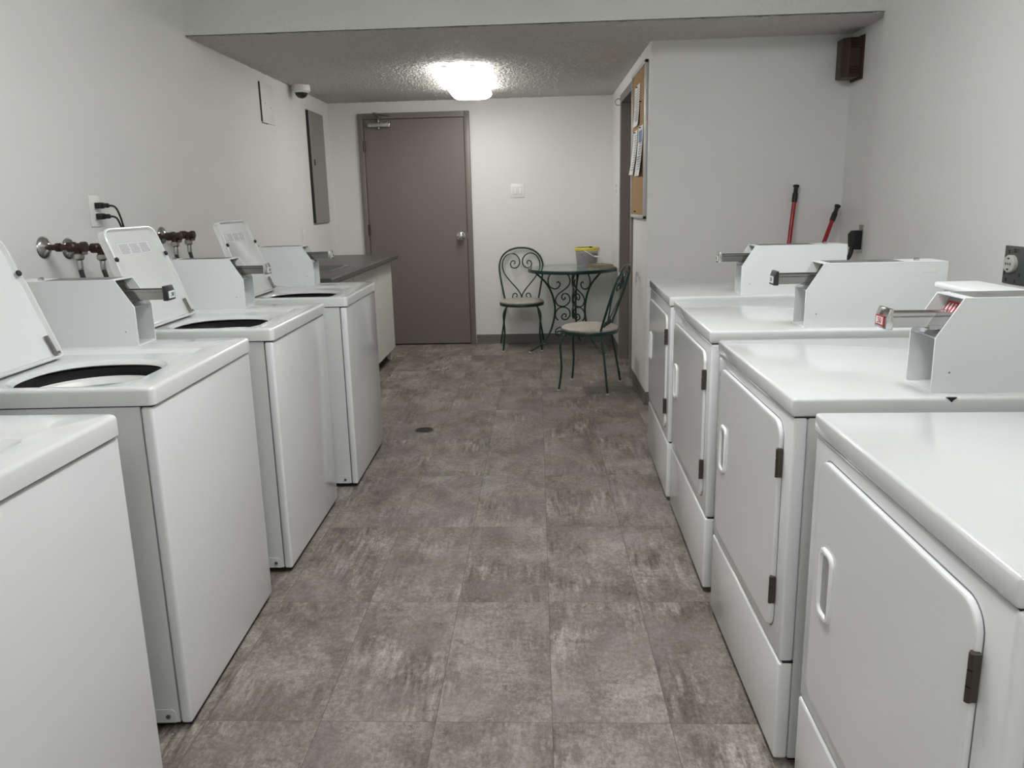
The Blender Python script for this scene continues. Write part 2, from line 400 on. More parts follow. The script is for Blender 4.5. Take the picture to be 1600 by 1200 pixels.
# ================================================================== APPLIANCES
ENA = 'enamel'
def coin_meter(root, s, y0, z, dmax, style):
    """s: +1 body grows to +x, -1 body grows to -x. Bolted to the machine, so a part of it."""
    X = lambda d: s*d
    y1 = y0+.116; t = .003
    side = [(.300, 0), (.300, .120), (.352, .205), (dmax, .205), (dmax, 0)]
    bb = B()
    for ya in (y0, y1-t): prism(bb, [(X(d), z+zz) for d, zz in side], 'y', ya, ya+t)
    rbox(bb, X(.352), X(dmax), y0+t, y1-t, z+.202, z+.205)
    rbox(bb, X(dmax-.004), X(dmax), y0+t, y1-t, z, z+.202)
    rbox(bb, X(.300), X(.372), y0+t, y1-t, z, z+.003)
    # thin folded edges that catch the light
    tube(bb, [(X(.301), y0+.0015, z+.002), (X(.301), y0+.0015, z+.120), (X(.353), y0+.0015, z+.204), (X(dmax-.01), y0+.0015, z+.204)], .0021, 6)
    case = obj('coin_meter', bb, 'box', root)
    bb = B()
    rbox(bb, X(.372), X(.375), y0+t, y1-t, z+.003, z+.116)
    rbox(bb, X(.368), X(.372), y0+t, y1-t, z+.003, z+.036)
    prism(bb, [(X(.302), z+.118), (X(.302), z+.121), (X(.345), z+.113), (X(.345), z+.110)], 'y', y0+t, y1-t)
    prism(bb, [(X(.312), z+.116), (X(.345), z+.145), (X(.350), z+.145), (X(.350), z+.110)], 'y', y0+t, y1-t)
    obj('coin_return_recess', bb, 'box_in', case)
    bb = B(); prism(bb, [(X(.340), z+.128), (X(.380), z+.195), (X(.384), z+.195), (X(.384), z+.128)], 'y', y0+t, y1-t)
    obj('slide_mount', bb, 'steel' if style != 'red' else 'box_in', case)
    bb = B()
    for k in range(6):
        yy = y0+.023+k*.0135
        prism(bb, [(X(.3585), z+.163), (X(.3705), z+.183), (X(.3715), z+.183), (X(.3595), z+.163)], 'y', yy, yy+.0055)
    if style == 'red':
        r2 = B(); prism(r2, [(X(.3575), z+.158), (X(.3730), z+.187), (X(.3745), z+.187), (X(.3590), z+.158)], 'y', y0+.018, y0+.104); obj('slot_plate', r2, 'red', case)
        obj('coin_slots', bb, 'lbl', case)
    else: obj('coin_slots', bb, 'blackp', case)
    # slide: channel and end block
    bb = B(); ym = (y0+y1)/2; yw = .024
    rbox(bb, X(.222), X(.365), ym-yw, ym-yw+.004, z+.138, z+.170, .001, 1)
    rbox(bb, X(.222), X(.365), ym+yw-.004, ym+yw, z+.138, z+.170, .001, 1)
    rbox(bb, X(.222), X(.365), ym-yw, ym+yw, z+.160, z+.164)
    rbox(bb, X(.300), X(.365), ym-yw-.004, ym+yw+.004, z+.134, z+.142)
    sl = obj('coin_slide', bb, 'chrome' if style == 'red' else 'slide', case)
    bb = B(); prism(bb, [(X(.222), z+.134), (X(.207), z+.134), (X(.207), z+.158), (X(.214), z+.180), (X(.222), z+.180)], 'y', ym-.029, ym+.029, .002, 2)
    obj('slide_handle', bb, 'blackp' if style == 'black' else 'chrome', case)
    bb = B()
    rbox(bb, X(.2052), X(.2072), ym-.020, ym+.020, z+.141, z+.163); pc = 'red' if style == 'red' else 'lbl'
    obj('price_plate', bb, pc, case)
    if style == 'red':
        bb = B(); rbox(bb, X(.2042), X(.2053), ym-.016, ym+.016, z+.144, z+.160); obj('price_window', bb, 'lbl', case)
    text('price_digits', {'red': '.50', 'black': '.50', 'chrome': '.50'}[style], .018, 'red' if style == 'red' else 'ink', case,
         (X(.2040), ym, z+.152), (0, -s, 0), (0, 0, 1))
    # sticker, lock and vent mark
    bb = B(); rbox(bb, X(.375), X(min(.60, dmax-.1)), y0+.008, y1-.008, z+.205, z+.2056); obj('instruction_sticker', bb, 'sticker', case)
    bb = B(); d1 = dmax-.075; lathe(bb, [(.009, 0), (.009, .006), (.006, .009)], (X(d1), y0+.05, z+.205), (0, 0, 1), 14); obj('lock', bb, 'chrome', case)
    bb = B(); rbox(bb, X(dmax-.078), X(dmax-.034), y0-.0012, y0+.001, z+.172, z+.182, .0006, 1); obj('pressed_slot', bb, 'box', case)
    bb = B(); lathe(bb, [(.0022, 0), (.0022, .001)], (X(.335), y0, z+.045), (0, -1, 0), 8); obj('rivet', bb, 'steel', case)
    return case

def deck_mesh(bb, D, w_, H_, lip):
    """washer top: rounded rim, recessed lid seat and the round opening, one sheet of rings"""
    cx_, cy_ = -.270, .232
    outer = rrect(-D, .004, -.001, w_+.001, .016, 5)
    import bisect
    angs = sorted(set([round(math.atan2(p[1]-cy_, p[0]-cx_), 6) for p in outer] + [round(-math.pi+2*math.pi*k/96+.0007, 6) for k in range(96)]))
    def cast(poly, a):
        dx, dy = math.cos(a), math.sin(a); best = None
        for i in range(len(poly)):
            x1, y1 = poly[i]; x2, y2 = poly[(i+1) % len(poly)]
            ex, ey = x2-x1, y2-y1; den = dx*ey-dy*ex
            if abs(den) < 1e-12: continue
            t = ((x1-cx_)*ey-(y1-cy_)*ex)/den; q = ((x1-cx_)*dy-(y1-cy_)*dx)/den
            if t > 0 and -1e-6 <= q <= 1+1e-6 and (best is None or t < best): best = t
        return (cx_+dx*best, cy_+dy*best)
    def inset(k): return rrect(-D+k, .004-k, -.001+k, w_+.001-k, max(.016-k*.6, .004), 5)
    def hole(a, r):
        n_ = 2.5; c_, s_ = abs(math.cos(a)), abs(math.sin(a)); q = (c_**n_+s_**n_)**(-1/n_); return (cx_+r*q*math.cos(a), cy_+r*q*math.sin(a))
    rings = []
    rings.append([(*cast(outer, a), H_-lip) for a in angs])
    rings.append([(*cast(outer, a), H_-.010) for a in angs])
    for k, dz in ((.0015, .005), (.005, .0015), (.010, 0)): rings.append([(*cast(inset(k), a), H_-dz) for a in angs])
    ro = rrect(-.52, -.070, .026, .515, .012, 5)
    def ins(k): return rrect(-.52+k*.6, -.070-k, .026+k*.5, .515-k, max(.012, .012+k*.2), 5)
    rings.append([(*cast(ro, a), H_) for a in angs])
    for k, dz in ((.002, .0006), (.005, .003), (.018, .0085), (.022, .0100), (.026, .0105)): rings.append([(*cast(ins(k), a), H_-dz) for a in angs])
    for r, dz in ((.183, .0108), (.179, .0115), (.172, .0155), (.168, .0200), (.166, .0225), (.166, .0240), (.170, .0260)): rings.append([(*hole(a, r), H_-dz) for a in angs])
    vs = [[bb.verts.new(p) for p in r] for r in rings]; n = len(angs)
    for A, Bv in zip(vs, vs[1:]):
        for k in range(n): bb.faces.new((A[k], A[(k+1) % n], Bv[(k+1) % n], Bv[k]))

def washer(x, y, w_, H_, rz, label, style, detailed=True):
    D, lip = .685, .044
    r = thing('top_load_washer', label, 'washing machine', (x, y, 0), rz, 'coin washers along the left wall')
    # side and back walls of the cabinet, open at the top
    bb = B(); z0, z1 = .022, H_-lip-.004
    rbox(bb, -D+.01, -.034, .004, .012, z0, z1); rbox(bb, -D+.01, -.034, w_-.012, w_-.004, z0, z1)
    rbox(bb, -D+.004, -D+.012, .004, w_-.004, z0, z1); obj('cabinet', bb, ENA, r)
    bb = B(); rbox(bb, -.032, -.002, .001, w_-.001, .018, z1, .009, 4); obj('front_panel', bb, 'enamel_front', r)
    bb = B(); deck_mesh(bb, D, w_, H_, lip); obj('top_deck', bb, ENA, r, fix=True)
    bb = B(); rbox(bb, -D+.012, -.01, .012, w_-.012, H_-lip-.006, H_-lip-.001)
    # black strips standing in for the shade in the gap under the deck
    bb.free(); bb = B()
    rbox(bb, -.030, -.004, .004, w_-.004, z1-.001, H_-lip+.002); rbox(bb, -D+.012, -.03, .006, .016, z1-.001, H_-lip+.002); obj('gap_shade', bb, 'dark', r)
    # tub
    bb = B(); cxy = (-.270, .232)
    lathe(bb, [(.172, -.056), (.188, -.061), (.195, -.076), (.188, -.098), (.168, -.104), (.152, -.096), (.150, -.074), (.158, -.061), (.172, -.056)], (*cxy, H_), n=48, capped=False); obj('balance_ring', bb, 'liner', r)
    bb = B(); lathe(bb, [(.200, -.036), (.200, -.50), (.02, -.52)], (*cxy, H_), n=40, capped=False); obj('basket', bb, 'basket', r)
    bb = B(); lathe(bb, [(.03, -.16), (.05, -.18), (.05, -.40), (.12, -.49)], (*cxy, H_), n=24, capped=True); obj('agitator', bb, 'liner', r)
    # corner bracket, screw and feet
    bb = B(); prism(bb, [(-.095, .022), (-.043, .022), (-.043, .052), (-.052, .060), (-.095, .060)], 'y', .0015, .005); br = obj('corner_bracket', bb, ENA, r)
    bb = B(); lathe(bb, [(.006, 0), (.006, .003), (.002, .004)], (-.062, .0015, .040), (0, -1, 0), 12); obj('screw', bb, 'steel', br)
    bb = B(); rbox(bb, -D+.03, -.012, .02, w_-.02, .004, .030); obj('base_skirt', bb, 'dark', r)
    for fx_, fy_ in ((-.06, .06), (-.06, w_-.06), (-D+.06, .06), (-D+.06, w_-.06)):
        bb = B(); lathe(bb, [(.022, 0), (.022, .006), (.012, .012), (.012, .03)], (fx_, fy_, 0), n=16); obj('foot', bb, 'dark', r)
    # lid, hinged at the back edge and leaning back
    th = math.radians(20.0); LL, y0, y1 = .378, .045, .440
    ax = Vector((-math.sin(th), 0, math.cos(th))); nn = Vector((math.cos(th), 0, math.sin(th)))   # along the lid / towards the room
    hp = Vector((-.462, 0, H_-.004))
    def Pt(u, yy, v): return hp + ax*u + nn*v + Vector((0, yy, 0))
    def outl(k, rcor):
        """outline (y,u) of the lid: slightly wider at the top, shoulder at mid height"""
        e = k
        pts = []
        base = [(y0+e, 0+e, .012), (y1-e, 0+e, .012), (y1-e, LL*.60, 0), (y1-e-.008, LL*.70, 0), (y1-e-.010, LL-e, .05), (y0+e+.010, LL-e, .05), (y0+e+.008, LL*.70, 0), (y0+e, LL*.60, 0)]
        n_ = len(base)
        for i, (yy, uu, rc) in enumerate(base):
            if rc <= 0: pts.append((yy, uu)); continue
            rc = max(rc-k*.6, .006); p = Vector((yy, uu)); a = (Vector(base[i-1][:2])-p).normalized(); c = (Vector(base[(i+1) % n_][:2])-p).normalized()
            for q in range(7):
                t = q/6; s1 = p+a*rc; s2 = p+c*rc; pts.append(tuple((1-t)**2*s1+2*t*(1-t)*p+t*t*s2))
        return pts
    bb = B()
    lv = [(0, -.022), (.001, -.006), (0, .004), (.003, .007), (.007, .007), (.013, -.004), (.020, -.006)]
    vs = [[bb.verts.new(Pt(u, yy, v)) for yy, u in outl(k, 0)] for k, v in lv]; n = len(vs[0])
    for A, Bv in zip(vs, vs[1:]):
        for i in range(n): bb.faces.new((A[i], A[(i+1) % n], Bv[(i+1) % n], Bv[i]))
    bb.faces.new(vs[-1]); bb.faces.new(vs[0][::-1])
    lid = obj('lid', bb, ENA, r)
    for yy in (y0+.012, y1-.017):
        bb = B(); lathe(bb, [(.0085, 0), (.0085, .006), (.005, .009)], Pt(LL*.69, yy, .004), nn, 14); obj('lid_bumper', bb, 'dark', lid)
        bb = B(); tube(bb, [Pt(.012, yy-.012 if yy > .2 else yy+.012, .002), Pt(.072, yy-.016 if yy > .2 else yy+.016, .002)], .006, 8)
        tube(bb, [Pt(.012, yy-.012 if yy > .2 else yy+.012, .008), Pt(.020, yy-.012 if yy > .2 else yy+.012, .008)], .008, 8)
        obj('lid_hinge', bb, 'steel', lid)
    # instruction label with three columns of print
    def quadplate(bq, u0, u1, ya, yb, v0, v1):
        P8 = [Pt(u, yy, v) for v in (v0, v1) for u, yy in ((u0, ya), (u0, yb), (u1, yb), (u1, ya))]
        q = [bq.verts.new(p) for p in P8]
        for f in ((0,1,2,3),(7,6,5,4),(0,4,5,1),(1,5,6,2),(2,6,7,3),(3,7,4,0)): bq.faces.new([q[i] for i in f])
    ym = (y0+y1)/2
    bb = B(); quadplate(bb, LL*.735, LL*.845, ym-.115, ym+.105, -.0062, -.0050); lb = obj('instruction_label', bb, 'lbl', lid)
    bb = B()
    for c_ in range(3):
        ya = ym-.110+c_*.072
        for k in range(9):
            u = LL*.742+k*.0042; quadplate(bb, u, u+.0022, ya, ya+random.uniform(.056, .068), -.0052, -.0046)
    obj('small_print', bb, 'print', lb)
    coin_meter(r, -1, w_-.119, H_, D-.005, style)
    return r

def dryer(x, y, w_, H_, rz, label, style='chrome', extra=False):
    D, lip = .738, .041
    r = thing('front_load_dryer', label, 'clothes dryer', (x, y, 0), rz, 'coin dryers along the right wall')
    bb = B(); rbox(bb, .034, D, .004, w_-.004, .018, H_-lip-.003, .003, 1); obj('cabinet', bb, ENA, r)
    bb = B(); rbox(bb, -.003, D+.002, -.001, w_+.001, H_-lip, H_, .007, 3)
    obj('top_panel', bb, ENA, r)
    zs = .275
    bb = B(); rbox(bb, .002, .033, .001, w_-.001, zs+.003, H_-lip-.003, .007, 3); obj('front_panel', bb, 'enamel_front', r)
    bb = B(); rbox(bb, .000, .033, .001, w_-.001, .020, zs-.001, .007, 3); obj('lower_panel', bb, 'enamel_front', r)
    bb = B(); rbox(bb, .010, .0335, .004, w_-.004, zs-.002, zs+.004); obj('seam_gap', bb, 'dark', r)
    bb = B(); rbox(bb, .006, D-.01, .006, w_-.006, H_-lip-.006, H_-lip+.002); obj('seam_gap', bb, 'dark', r)
    bb = B(); rbox(bb, .04, D-.03, .02, w_-.02, .003, .022); obj('base_skirt', bb, 'dark', r)
    # door: a slightly proud panel with rounded corners
    a0, a1, zb, zt = .060, w_-.055, .322, .834
    bb = B()
    lv = [(0, .0040), (.0, -.0030), (.0006, -.0058), (.0020, -.0070), (.0045, -.0074), (.012, -.0074)]
    vs = []
    for k, xx in lv:
        vs.append([bb.verts.new((xx, p[0], p[1])) for p in rrect(a0+k, a1-k, zb+k, zt-k, max(.040-k, .01), 8)])
    n = len(vs[0])
    for A, Bv in zip(vs, vs[1:]):
        for i in range(n): bb.faces.new((A[i], A[(i+1) % n], Bv[(i+1) % n], Bv[i]))
    bb.faces.new(vs[-1]); dr = obj('door', bb, 'enamel_front', r)
    bb = B(); outer = rrect(a0-.0015, a1+.0015, zb-.0015, zt+.0015, .0415, 8)
    tube(bb, [(.0022, p[0], p[1]) for p in outer], .0012, 6, cyc=True); obj('door_gap', bb, 'gap', dr)
    # recessed pull
    h0, h1, hz0, hz1 = w_-.165, w_-.098, .530, .672
    bb = B()
    lv = [(0, -.0070), (0, -.0105), (.003, -.0130), (.009, -.0130), (.012, -.0100), (.014, -.0083)]
    vs = [[bb.verts.new((xx, p[0], p[1])) for p in rrect(h0+k, h1-k, hz0+k, hz1-k, max(.020-k*.7, .008), 5)] for k, xx in lv]
    n = len(vs[0])
    for A, Bv in zip(vs, vs[1:]):
        for i in range(n): bb.faces.new((A[i], A[(i+1) % n], Bv[(i+1) % n], Bv[i]))
    hd = obj('door_pull', bb, 'whitep', dr)
    bb = B(); rbox(bb, -.0086, -.0079, h0+.013, h1-.013, hz0+.013, hz1-.013); rbox(bb, -.0118, -.0079, h0+.012, h0+.016, hz0+.013, hz1-.013); obj('pull_recess', bb, 'box_in', hd)
    for hz in (.742, .430):
        bb = B(); rbox(bb, -.0105, -.000, a0-.006, a0+.005, hz-.034, hz+.034, .001, 1)
        for q in (-.034, -.011, .012): tube(bb, [(-.0100, a0-.002, hz+q), (-.0100, a0-.002, hz+q+.021)], .0045, 8)
        obj('door_hinge', bb, 'hinge', dr)
    cm = coin_meter(r, 1, .037, H_, .728, style)
    if extra:
        bb = B(); rbox(bb, .507, .600, .160, .452, H_+.001, H_+.168, .003, 2); rbox(bb, .515, .595, .170, .445, H_+.168, H_+.180); rbox(bb, .495, .610, .157, .460, H_+.179, H_+.194, .006, 3); hd2 = obj('console', bb, 'box', r)
        bb = B(); rbox(bb, .5055, .508, .200, .435, H_+.150, H_+.160); obj('console_slot', bb, 'dark', hd2)
        bb = B(); prism(bb, [(.315, H_-.0002), (.337, H_-.0002), (.330, H_-.006), (.326, H_-.011), (.321, H_-.006)], 'y', -.0016, .004); obj('paint_chip', bb, 'dark', r)
    return r

washer(-.874, .793, .688, .924, 0, 'white coin washer nearest the camera, only its front panel and deck corner in view', 'black')
washer(-.9175, 1.705, .687, .9236, .033, 'white coin washer with black coin slide handle, its open lid cut by the frame edge', 'black')
washer(-.9257, 2.567, .688, .9238, .0095, 'white coin washer with open lid, standing below the black plugs of the wall outlet', 'chrome')
washer(-.8803, 3.436, .692, .9258, .016, 'white coin washer farthest from the camera, standing next to the dark sink counter', 'chrome')
dryer(.5359, .801, .681, .907, -.0215, 'white coin dryer nearest the camera, its top running out of the right frame edge')
dryer(.5429, 1.592, .709, .906, -.0097, 'white coin dryer with red price plate and a black chip in its top edge', 'red', True)
dryer(.5497, 2.413, .765, .914, -.0233, 'white coin dryer with black coin slide handle, third from the alcove wall toward camera', 'black')
dryer(.5605, 3.232, .735, .923, -.030, 'white coin dryer farthest from the camera, beside the alcove with red poles', 'chrome')

# ================================================================== CEILING LIGHTS
def wrap_light(x, y0, y1, z, mat, label, loc2=''):
    r = thing('ceiling_light', label, 'light fixture', (x, (y0+y1)/2, z)); hl = (y1-y0)/2
    bb = B(); rbox(bb, -.115, .115, -hl+.012, hl-.012, -.030, -.001, .003, 1); obj('housing', bb, 'whitep', r)
    # lens: rounded tray, tapering downward, dished end
    bb = B(); lv = [(.0, -.020, .035), (-.006, -.032, .04), (-.010, -.050, .05), (.004, -.072, .055), (.030, -.086, .05), (.055, -.090, .04)]
    vs = [[bb.verts.new((p[0], p[1], zz)) for p in rrect(-.155+k, .155-k, -hl+k*.8, hl-k*.8, rc, 6)] for k, zz, rc in lv]; n = len(vs[0])
    for A, Bv in zip(vs, vs[1:]):
        for i in range(n): bb.faces.new((A[i], A[(i+1) % n], Bv[(i+1) % n], Bv[i]))
    bb.faces.new(vs[-1]); bb.faces.new(vs[0][::-1]); obj('lens', bb, mat, r, ang=60)
    for sx in (-1, 1):
        bb = B(); rbox(bb, sx*.095-.02, sx*.095+.02, -hl-.004, -hl+.004, -.024, -.008, .002, 1); obj('end_clip', bb, 'whitep', r)
    return r
wrap_light(-.520, 5.46, 6.66, H, 'lens', 'lit white wrap-around fluorescent light on the textured ceiling')
wrap_light(.05, 1.40, 2.65, HU, 'lens2', 'unseen lit wrap-around light on the high ceiling above the machines')  # out of view, needed to match the near room's brightness
wrap_light(.05, -1.25, 0.0, HU, 'lens3', 'unseen fill light on the high ceiling behind the viewpoint, added to brighten the room')  # extra light out of view, added to match the brightness

# ================================================================== LEFT WALL ITEMS
# dome camera
r = thing('dome_camera', 'small white security camera with dark dome at the ceiling corner', 'security camera', (-1.815, 6.156, H))
b = B(); lathe(b, [(.066, 0), (.068, -.01), (.068, -.046), (.060, -.052), (.046, -.053)], n=36); obj('camera_base', b, 'whitep', r)
b = B(); lathe(b, [(.050*math.cos(a), -.053-.046*math.sin(a)) for a in [math.pi/2*k/8 for k in range(9)]], n=32); obj('dome', b, 'blackp', r)
b = B(); lathe(b, [(.052, 0), (.052, -.006), (.049, -.008)], (0, 0, -.050), n=32); obj('trim_ring', b, 'whitep', r)
# electrical panel
r = thing('electrical_panel', 'tall taupe metal breaker panel cover on the left wall', 'electrical panel', (XL, 6.752, 1.66))
b = B(); rbox(b, 0, .012, -.226, .226, -.47, .47, .002, 1); obj('panel_frame', b, 'panelgrey', r)
b = B(); rbox(b, .012, .024, -.214, .218, -.462, .462, .003, 1); d = obj('panel_door', b, 'panelgrey', r)
b = B(); rbox(b, .024, .029, -.150, -.128, .02, .07, .002, 1); obj('latch', b, 'dark', d)
b = B(); rbox(b, .002, .022, -.2265, -.2145, -.46, .46); obj('door_shadow_gap', b, 'dark', r)
# access panel
r = thing('access_panel', 'small painted-over access hatch with dark gap high on the left wall', 'access panel', (XL, 5.59, 2.055))
b = B(); rbox(b, 0, .008, -.125, .13, -.135, .135, .003, 2); obj('panel_cover', b, 'wall', r)
b = B(); rbox(b, .0, .0085, -.136, -.127, -.13, .135); rbox(b, 0, .0085, -.13, -.02, -.1385, -.1355); obj('open_gap', b, 'dark', r)
for yy, zz in ((-.05, .0), (.06, -.02)):
    b = B(); lathe(b, [(.004, 0), (.004, .002)], (.008, yy, zz), (1, 0, 0), 8); obj('screw', b, 'steel', r)
# duplex outlet with two plugs
r = thing('wall_outlet', 'white wall outlet plate on the left wall holding two black plugs', 'outlet', (XL, 3.266, 1.337))
b = B(); rbox(b, 0, .007, -.040, .040, -.066, .066, .003, 2); obj('cover_plate', b, 'almond', r)
for zz in (.022, -.022):
    b = B(); rbox(b, .007, .010, -.018, .018, zz-.016, zz+.016, .004, 2); obj('socket', b, 'almond', r)
for i, zz in enumerate((1.360, 1.314)):
    r = thing('power_plug', ['upper black plug with cord in the left wall outlet', 'lower black plug with cord in the left wall outlet'][i], 'plug', (XL+.010, 3.266, zz), group='plugs in the left wall outlet')
    b = B(); rbox(b, 0, .030, -.014, .016, -.013, .013, .004, 2); rbox(b, .018, .052, -.004, .018, -.010, .010, .005, 2); obj('plug_body', b, 'dark', r)
    b = B(); tube(b, [(.050, .006, 0), (.075, .016, -.008), (.085, .03, -.05), (.088, .045, -.11 + .02*i), (.095, .055, -.16+.02*i)], .0042, 8, smooth=5); obj('cord', b, 'dark', r)
# second outlet by the counter
b = B(); rbox(b, XL, XL+.005, 6.17, 6.235, 1.048, 1.160, .002, 1); rbox(b, XL+.005, XL+.008, 6.19, 6.215, 1.075, 1.135, .001, 1)
tag(obj('wall_switch', b, 'almond'), 'small white wall plate on the left wall above the sink counter', 'switch plate')

# supply valves and hoses
def valve(y, z, label, label2, dn=0.0):
    r = thing('water_valve', label, 'water valve', (XL, y, z), group='pipe stubs with valves on the left wall')
    b = B(); lathe(b, [(.044, 0), (.042, .005), (.034, .012), (.020, .018), (.014, .022)], axis=(1, 0, 0), n=32); obj('flange', b, 'chrome', r)
    b = B(); lathe(b, [(.0115, .015), (.0115, .105)], axis=(1, 0, 0), n=14); lathe(b, [(.016, .050), (.017, .052), (.017, .066), (.016, .068)], axis=(1, 0, 0), n=14); obj('pipe', b, 'rust', r)
    b = B(); lathe(b, [(.013, .095), (.020, .098), (.020, .125), (.015, .130), (.015, .150), (.020, .152), (.020, .168), (.008, .170)], axis=(1, 0, 0), n=16)
    lathe(b, [(.015, 0), (.015, -.030)], (.135, 0, 0), n=14); obj('valve_body', b, 'rust', r)
    b = B(); rbox(b, .150, .166, -.006, .014, -.030, .012, .003, 1); obj('valve_handle', b, 'steel', r)
    b = B(); lathe(b, [(.017, -.026), (.020, -.030), (.020, -.044), (.016, -.048), (.011, -.052)], (.135, 0, 0), n=12); obj('coupling_nut', b, 'galv', r)
    h = thing('inlet_hose', label2, 'hose', (XL+.135, y, z-.052), group='washer inlet hoses')
    b = B(); lathe(b, [(.010, 0), (.011, -.004), (.011, -.034), (.009, -.036)], n=12); obj('ferrule', b, 'galv', h)
    b = B(); tube(b, [(0, 0, -.034), (.008, .004, -.08), (.03+dn, .03, -.16), (.05+dn, .05, -.26), (.06, .06, -.36)], .0095, 10, smooth=6); obj('rubber_hose', b, 'rubberhose', h)
valve(2.888, 1.203, 'chrome wall flange and rusty valve at far left of the left wall', 'black hose curving down from the leftmost rusty valve', .01)
valve(3.044, 1.190, 'second chrome wall flange and valve, under the wall outlet', 'straight black hose below the valve under the wall outlet', -.03)
valve(3.690, 1.208, 'rusty valve half hidden behind the second open washer lid', 'black hose half hidden behind the second open washer lid', .0)
valve(3.838, 1.210, 'rusty valve with flange, rightmost on the left wall', 'short black hose below the rightmost valve on the left wall', -.03)

# ================================================================== COUNTER, CABINETS, SINK
CY0, CY1, CX1 = 4.42, 6.60, -1.208
b = B()
sx0, sx1, sy0, sy1 = -1.78, -1.335, 4.86, 5.42
t = bmesh.new()
for x0_, x1_, y0_, y1_ in ((XL, sx0+.02, CY0, CY1), (sx1-.02, CX1-.02, CY0, CY1), (sx0+.02, sx1-.02, CY0, sy0+.02), (sx0+.02, sx1-.02, sy1-.02, CY1)):
    rbox(b, x0_, x1_, y0_, y1_, .885, .920)
prism(b, [(CX1-.02, .878), (CX1-.006, .878), (CX1, .885), (CX1, .912), (CX1-.007, .920), (CX1-.02, .920)], 'y', CY0, CY1)
t.free()
r = thing('countertop', 'dark grey laminate worktop with inset steel sink beyond the far washer', 'countertop', ((sx0+sx1)/2, (sy0+sy1)/2, .920))
bmesh.ops.translate(b, verts=b.verts, vec=(-(sx0+sx1)/2, -(sy0+sy1)/2, -.920)); obj('worktop', b, 'laminate', r)
hx, hy = (sx1-sx0)/2, (sy1-sy0)/2
b = B(); lv = [(0, 0.0), (0, .003), (.022, .004), (.026, .000), (.034, -.15), (.07, -.17)]
vs = [[b.verts.new((p[0], p[1], zz)) for p in rrect(-hx+k, hx-k, -hy+k, hy-k, max(.045-k*.2, .02), 6)] for k, zz in lv]; n = len(vs[0])
for A, Bv in zip(vs, vs[1:]):
    for i in range(n): b.faces.new((A[i], A[(i+1) % n], Bv[(i+1) % n], Bv[i]))
b.faces.new(vs[-1]); bas = obj('sink_basin', b, 'sinksteel', r)
b = B(); lathe(b, [(.035, 0), (.03, .003), (.01, .002)], (0, 0, -.168), n=20); obj('strainer', b, 'steel', bas)
def cabinet(y0, y1, label):
    r = thing('base_cabinet', label, 'cabinet', ((XL+CX1)/2, (y0+y1)/2, 0), group='white cabinets under the worktop')
    xb, xf = XL-(XL+CX1)/2+.004, -1.285-(XL+CX1)/2; h_ = (y1-y0)/2
    b = B(); rbox(b, xb, xf, -h_+.001, h_-.001, .10, .66, .001, 1); rbox(b, xb, xf-.0, -h_+.001, -h_+.02, .66, .884); rbox(b, xb, xf, h_-.02, h_-.001, .66, .884); rbox(b, xf-.02, xf, -h_+.02, h_-.02, .66, .884); obj('body', b, 'melamine', r)
    b = B(); rbox(b, xf, xf+.018, -h_+.003, h_-.003, .105, .862, .002, 1); dd = obj('door', b, 'melamine', r)
    b = B(); rbox(b, xb, xf-.06, -h_+.001, h_-.001, 0, .10); obj('toe_kick', b, 'blackp', r)
    b = B(); rbox(b, xf-.05, xf-.015, h_-.04, h_-.005, 0, .10, .002, 1); obj('leg', b, 'melamine', r)
cabinet(4.44, 5.19, 'white base cabinet next to the farthest washer, under the dark worktop')
cabinet(5.192, 5.94, 'white base cabinet in the middle under the sink worktop')
cabinet(5.942, 6.56, 'white base cabinet at the end of the worktop near the grey door')

# ================================================================== BACK WALL AND RIGHT SIDE ITEMS
r = thing('light_switch', 'white double rocker light switch on the back wall beside the door', 'light switch', (-.176, YB, 1.437))
b = B(); rbox(b, -.062, .062, -.006, 0, -.062, .062, .003, 2); obj('cover_plate', b, 'whitep', r)
for sx in (-.023, .023):
    b = B(); rbox(b, sx-.0175, sx+.0175, -.0075, -.005, -.034, .034, .001, 1); obj('rocker_gap_shade', b, 'alu', r)  # darker plate paints the shadow lines round each rocker
    b = B(); prism(b, [(-.0075, -.031), (-.010, -.031), (-.014, .0), (-.009, .031), (-.0075, .031)], 'x', sx-.015, sx+.015); obj('rocker', b, 'whitep', r)
# plate and hook on the side wall
r = thing('thermostat', 'small white control plate on the side wall beyond the doorway', 'wall control', (XC, 6.73, 1.43))
b = B(); rbox(b, -.012, 0, -.035, .035, -.06, .06, .003, 2); obj('plate', b, 'whitep', r)
b = B(); rbox(b, -.016, -.012, -.018, .018, .005, .035, .001, 1); rbox(b, -.016, -.012, -.018, .018, -.040, -.01, .001, 1); obj('button', b, 'ivory', r)
r = thing('wall_hook', 'small wire ring hook high beside the side doorway', 'hook', (XC, 6.50, 2.105))
b = B(); tube(b, [(0, 0, -.01), (-.02, 0, -.025), (-.042, 0, -.02), (-.05, 0, 0), (-.04, 0, .02), (-.02, 0, .024), (0, 0, .012)], .003, 8, smooth=5); obj('ring', b, 'steel', r)
b = B(); lathe(b, [(.012, 0), (.010, .004)], axis=(-1, 0, 0), n=14); obj('mount', b, 'steel', r)

